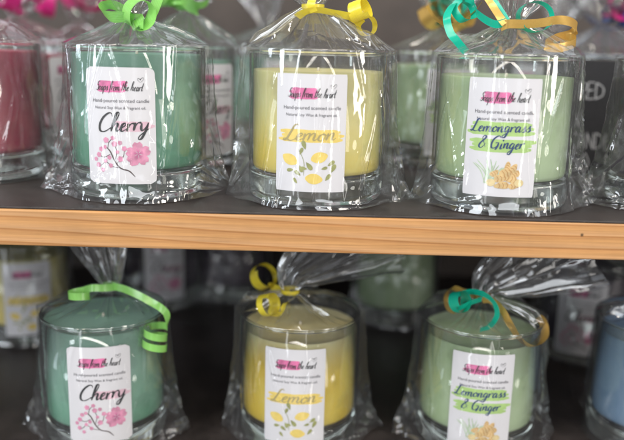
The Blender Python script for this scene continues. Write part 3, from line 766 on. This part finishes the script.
# Cherry: broad green loop and curl
yn = Yc - .010
neck_band(cherry, GH + .017, .0062, RIB['green'], (-.0015, -.004))
def loop(cx, cy, Y, rx, ry, a0, a1, depth, n=14):
    # a loop of ribbon seen almost end on: ellipse in the picture plane that also runs back in depth
    return [at(cx + rx * math.cos(a0 + (a1 - a0) * i / n), cy - ry * math.sin(a0 + (a1 - a0) * i / n), Y + depth * i / n) for i in range(n + 1)]
ax1 = V((.62, -.70, -.25))
ribbon('ribbon', [at(136, 19, yn - .005), at(139, 25, yn - .010)] + loop(139, 14, yn - .010, 13, 13.5, -1.5, 4.9, .004) + [at(150, 18, yn - .004), at(156, 4, yn - .002), at(160, -10, yn)], [ax1] * 17 + [V((.8, -.5, .2))] * 3, .0092, RIB['green'], cherry)
ribbon('ribbon', [at(134, 20, yn - .004), at(122, 17, yn - .004), at(112, 17, yn - .002), at(104, 14, yn + .001), at(101, 9, yn + .004), at(106, 5, yn + .006), at(116, 6, yn + .004), at(126, 11, yn + .001), at(134, 19, yn - .002)], [V((.1, -.55, .8))] * 3 + [V((-.2, -.75, .6))] * 3 + [V((0, -.6, .8))] * 3, .0070, RIB['green'], cherry)

# Lemon: band, tight coil to the right
yn = Yl - .008
neck_band(lemon, GH + .0245, .0065, RIB['yellow'], (-.004, -.004))
ribbon('ribbon', [at(297, 17, yn - .004), at(305, 12, yn - .008), at(317, 10, yn - .008), at(330, 12, yn - .006), at(343, 15, yn - .006), at(351, 17, yn - .005)] + curl(at(360, 10, yn - .003), (.84, -.40, .34), .0058, 2.2, .0030, 3.4, -1), [V((0, -.80, .6))] * 4 + [V((.3, -.6, .7))] + [V((.6, -.45, .6))] + [V((.84, -.40, .34))] * 27, .0050, RIB['yellow'], lemon)
ribbon('ribbon', [at(352, 18, yn), at(362, 24, yn + .004)] + curl(at(367, 26, yn + .008), (.5, -.8, .1), .0055, .9, .002, 1.2, 1), [V((.5, -.5, .6))] * 2 + [V((.5, -.8, .1))] * 11, .0048, RIB['yellow'], lemon)
ribbon('ribbon', [at(314, 12, yn - .009), at(311, 4, yn - .010), at(315, -6, yn - .008), at(322, -18, yn - .005)], V((1, -.3, 0)), .0045, RIB['yellow'], lemon)

# Lemongrass: teal loops and a gold band with a double turn
yn = Yg - .008
neck_band(lgrass, GH + .0185, .0062, RIB['gold'], (.001, -.004))
ribbon('teal_ribbon', [at(506, 22, yn - .009), at(494, 24, yn - .008), at(478, 14, yn - .004), at(473, 2, yn), at(463, -2, yn + .003), at(454, 8, yn + .004), at(462, 20, yn + .002), at(474, 17, yn + .004), at(470, 4, yn + .010), at(456, 2, yn + .006), at(447, 16, yn), at(450, 32, yn - .004), at(456, 40, yn - .006), at(466, 52, yn - .006)], [V((-.3, -.3, 1))] * 4 + [V((.8, -.5, .3))] * 6 + [V((.9, -.3, .3))] * 4, .0044, RIB['teal'], lgrass)
ribbon('teal_ribbon', [at(506, 22, yn - .009), at(497, 8, yn - .006), at(487, -6, yn - .002), at(480, -18, yn)], V((.8, -.4, -.3)), .0050, RIB['teal'], lgrass)
ribbon('teal_ribbon', [at(508, 23, yn - .009), at(520, 26, yn - .008)] + [at(535 + 17 * math.cos(a), 17 - 15 * math.sin(a), yn - .004 + .0015 * a) for a in np.linspace(-2.3, 4.0, 15)], [V((0, -.3, 1))] * 2 + [V((.45, -.85, .25))] * 15, .0036, RIB['teal'], lgrass)
ribbon('gold_ribbon', [at(500, 27, yn - .007), at(508, 24, yn - .010), at(522, 24, yn - .009), at(540, 23, yn - .007), at(558, 20, yn - .006), at(571, 22, yn - .001), at(577, 28, yn + .006), at(570, 34, yn + .008), at(556, 38, yn + .000), at(545, 45, yn - .010), at(556, 48, yn - .010), at(568, 46, yn - .007), at(576, 42, yn + .000), at(571, 38, yn + .006), at(560, 39, yn + .006)], [V((0, -.2, 1))] * 5 + [V((-.05, -.1, 1))] * 10, .0048, RIB['gold'], lgrass)
ribbon('gold_ribbon', [at(505, 24, yn - .010), at(498, 14, yn - .008), at(490, 2, yn - .005), at(480, -12, yn)], V((1, -.3, -.5)), .0040, RIB['gold'], lgrass)
ribbon('gold_ribbon', [at(482, 2, yn + .006), at(472, 14, yn + .006), at(456, 24, yn + .006), at(444, 24, yn + .005), at(434, 17, yn + .005), at(427, 6, yn + .005)], V((.1, -.8, .6)), .0028, RIB['gold'], lgrass)

# ------------------------------------------------------------------ ribbons, lower row
yn = Y1 - .006
neck_band(cherry2, GH + .0145, .0058, RIB['green'], (.004, .004))
ax = V((.10, -.18, -1)).normalized()
ribbon('ribbon', [at(115, 287, yn), at(104, 288, yn - .005), at(92, 288, yn - .007)] + curl(at(79, 295, yn - .010), ax, .0066, .95, .0040, -1.45, -1, 14, V((1, 0, 0))), [V((0, -.4, -.9))] * 3 + [ax] * 14, .0046, RIB['green'], cherry2)
ax = V((-.08, -.10, -1)).normalized()
ribbon('ribbon', [at(112, 286, yn), at(124, 289, yn - .006), at(138, 295, yn - .011), at(151, 302, yn - .014), at(161, 308, yn - .016), at(167, 315, yn - .015)] + curl(at(155, 337, yn - .016), ax, .0073, 2.05, .0068, -.25, -1, 14, V((1, 0, 0)), .10), [V((.3, -.5, -.9))] * 4 + [V((.2, -.3, -1))] + [ax] * 31, .0046, RIB['green'], cherry2)

yn = Y2 - .008
neck_band(lemon2, GH + .0145, .0060, RIB['yellow'], (-.007, -.004))
ribbon('ribbon', [at(294, 298, yn - .006), at(286, 303, yn - .010), at(280, 312, yn - .010)] + curl(at(268, 305, yn - .010), (.75, -.55, .35), .0072, 1.5, .0045, 3.9, 1), [V((.6, -.5, .6))] * 3 + [V((.75, -.55, .35))] * 19, .0052, RIB['yellow'], lemon2)
ribbon('ribbon', [at(290, 292, yn + .004), at(282, 290, yn + .010), at(274, 288, yn + .016)] + curl(at(264, 276, yn + .020), (.55, -.65, .5), .0085, 1.4, .004, 3.6, -1), [V((.2, -.4, .9))] * 3 + [V((.55, -.65, .5))] * 17, .0058, RIB['yellow'], lemon2)

yn = Y3 - .010
neck_band(lgrass2, GH + .0150, .0060, RIB['gold'], (-.002, -.006))
ribbon('gold_ribbon', [at(482, 300, yn - .004), at(492, 301, yn - .008), at(502, 310, yn - .014), at(510, 324, yn - .019), at(519, 338, yn - .022), at(530, 346, yn - .022), at(540, 344, yn - .018), at(545, 334, yn - .010), at(543, 322, yn - .004), at(538, 317, yn)], [V((.5, -.6, .6))] * 4 + [V((.4, -.75, .5))] * 3 + [V((.8, -.5, .1))] * 3, .0052, RIB['gold'], lgrass2)
ribbon('teal_ribbon', [at(482, 299, yn - .006), at(470, 303, yn - .010), at(458, 308, yn - .012), at(455, 297, yn - .008), at(468, 292, yn - .004), at(483, 294, yn - .010), at(494, 303, yn - .014), at(497, 315, yn - .016), at(490, 326, yn - .015), at(480, 330, yn - .012)], [V((0, -.4, 1))] * 6 + [V((.5, -.8, .2))] * 4, .0044, RIB['teal'], lgrass2)
ribbon('gold_ribbon', [at(478, 296, yn + .004), at(464, 292, yn + .010), at(452, 288, yn + .012), at(446, 296, yn + .006), at(449, 308, yn + .002), at(458, 312, yn + .006), at(460, 300, yn + .014)], [V((0, -.4, 1))] * 2 + [V((.4, -.6, .6))] * 5, .0055, RIB['gold'], lgrass2)

ribbon('teal_ribbon', [at(480, 298, yn - .008)] + curl(at(460, 302, yn - .012), (.55, -.75, .35), .0068, 1.6, .0042, 4.4, 1), [V((.3, -.6, .7))] + [V((.55, -.75, .35))] * 20, .0046, RIB['teal'], lgrass2)

# bows on the blurred stock behind
def bow(t, key, seed, z=GH + .024, name='ribbon', s=1.0):
    r_ = random.Random(seed); c = t.location + V((0, -.004, z))
    neck_band(t, z, .0062, RIB[key], (0, -.003))
    for k in range(3):
        a = r_.uniform(0, 6.28); d_ = V((math.cos(a), -.35 + .3 * math.sin(a), r_.uniform(.0, .6)))
        cc = c + d_ * .016 * s; ax = V((r_.uniform(-1, 1), -r_.uniform(.2, 1), r_.uniform(-.3, .5)))
        pts = [c] + curl(cc, ax, .0095 * s, 1.3, .006, r_.uniform(0, 6), r_.choice((1, -1)))
        ribbon(name, pts, [ax] * len(pts), .0075 * s, RIB[key], t, 4)
bow(red1, 'pink', 1, GH + .030, s=1.2); bow(red2, 'pink', 2, GH + .032, s=1.3); bow(cherryb, 'green', 3, GH + .030); bow(lgrassb, 'teal', 4, GH + .028); bow(lgrassb, 'gold', 14, GH + .024, 'gold_ribbon')
bow(right1, 'pink', 5); bow(rightb, 'pink', 6, GH + .034, s=1.4); bow(rightb, 'purple', 16, GH + .030, 'blue_ribbon')
bow(m1, 'pink', 21, GH + .034, s=1.5); bow(m5, 'green', 25)
bow(lemonlb, 'yellow', 7); bow(cherrylb, 'green', 8); bow(lgrasslb, 'teal', 9); bow(plumlb, 'pink', 10); bow(blue1, 'purple', 11)

# ================================================================== light: assumed side windows, plus lamps added for fill and film highlights
def area(name, loc, target, sx, sy, power, col):
    l = bpy.data.lights.new(name, 'AREA'); l.shape = 'RECTANGLE'; l.size = sx; l.size_y = sy; l.energy = power; l.color = col
    l.shape = 'ELLIPSE' if name == 'sparkle_light' else 'RECTANGLE'
    o = bpy.data.objects.new(name, l); C.objects.link(o); o.location = loc
    o.rotation_euler = (Vector(target) - Vector(loc)).to_track_quat('-Z', 'Y').to_euler(); return o
T = (0, .5, -.02)
area('window_or_side_fill', (-1.25, -0.75, 0.62), T, 0.60, 1.0, 16, (0.88, 0.94, 1.0))
area('window_or_side_fill', (-1.5, 0.25, 0.50), T, 0.22, 0.9, 6, (0.80, 0.90, 1.0))  # added for highlights on the bag corners; no window known here
area('window_or_side_fill', (1.35, -0.6, 0.6), T, 0.20, 1.5, 9, (1.0, 0.94, 0.86))
area('streak_light', (-0.25, -0.45, 1.45), T, 1.2, 0.07, 11, (1.0, 0.95, 0.88))  # both strips added to draw bright streaks on the film
area('streak_light', (0.45, 0.05, 1.5), T, 0.07, 1.2, 8, (1.0, 0.93, 0.84))
area('low_glint_light', (-0.95, -1.25, -0.42), T, 0.12, 1.0, 1.3, (0.90, 0.95, 1.0))  # both low strips added so the lower bag creases glint; no door known
area('low_glint_light', (0.72, -1.20, -0.50), T, 0.10, 1.0, 1.0, (1.0, 0.97, 0.92))
area('front_fill', (0.30, -1.70, 0.78), T, 1.6, 0.75, 18, (0.92, 0.96, 1.0))  # fill added high in front so the lower film tops catch light
for lx, ly, lz, lp, lc in ((-.75, -.95, 1.15, 3.0, (1, .9, .76)), (.75, -1.1, 1.1, 3.0, (1, .9, .76)), (-1.0, -.1, 1.0, 2.5, (.9, .95, 1)), (1.1, .1, .75, 2.5, (1, .93, .82)), (.15, -1.6, 1.2, 2.5, (1, .92, .8)), (-1.35, -.35, .10, 1.6, (.86, .93, 1)), (1.3, -.15, .05, 1.4, (1, .95, .88))):
    area('sparkle_light', (lx, ly, lz), T, .20, .20, lp, lc)  # small discs added for sparkle along the film creases

# the rest of the shop: a soft surround, brighter and darker in places
w = bpy.data.worlds.new('World'); sc.world = w; w.use_nodes = True
nt = w.node_tree; bg = nt.nodes['Background']
tc = nt.nodes.new('ShaderNodeTexCoord'); nz = nt.nodes.new('ShaderNodeTexNoise'); nz.inputs['Scale'].default_value = 1.9; nz.inputs['Detail'].default_value = 1.5
nt.links.new(tc.outputs['Generated'], nz.inputs['Vector'])
cr = nt.nodes.new('ShaderNodeValToRGB'); e = cr.color_ramp.elements
e[0].position = .36; e[0].color = (.10, .10, .11, 1); e[1].position = .72; e[1].color = (1.5, 1.6, 1.75, 1)
k_ = e.new(.52); k_.color = (.34, .33, .32, 1)
nt.links.new(nz.outputs[0], cr.inputs[0]); nt.links.new(cr.outputs[0], bg.inputs[0]); bg.inputs[1].default_value = .8

# ------------------------------------------------------------------ render settings
sc.render.engine = 'CYCLES'
cy = sc.cycles
cy.use_denoising = True
cy.max_bounces = 24; cy.transparent_max_bounces = 40; cy.transmission_bounces = 12; cy.glossy_bounces = 5; cy.diffuse_bounces = 3
cy.sample_clamp_indirect = 6.0
cy.caustics_refractive = True; cy.caustics_reflective = False
sc.view_settings.view_transform = 'Standard'; sc.view_settings.look = 'None'; sc.view_settings.exposure = 0.0; sc.view_settings.gamma = 1.0
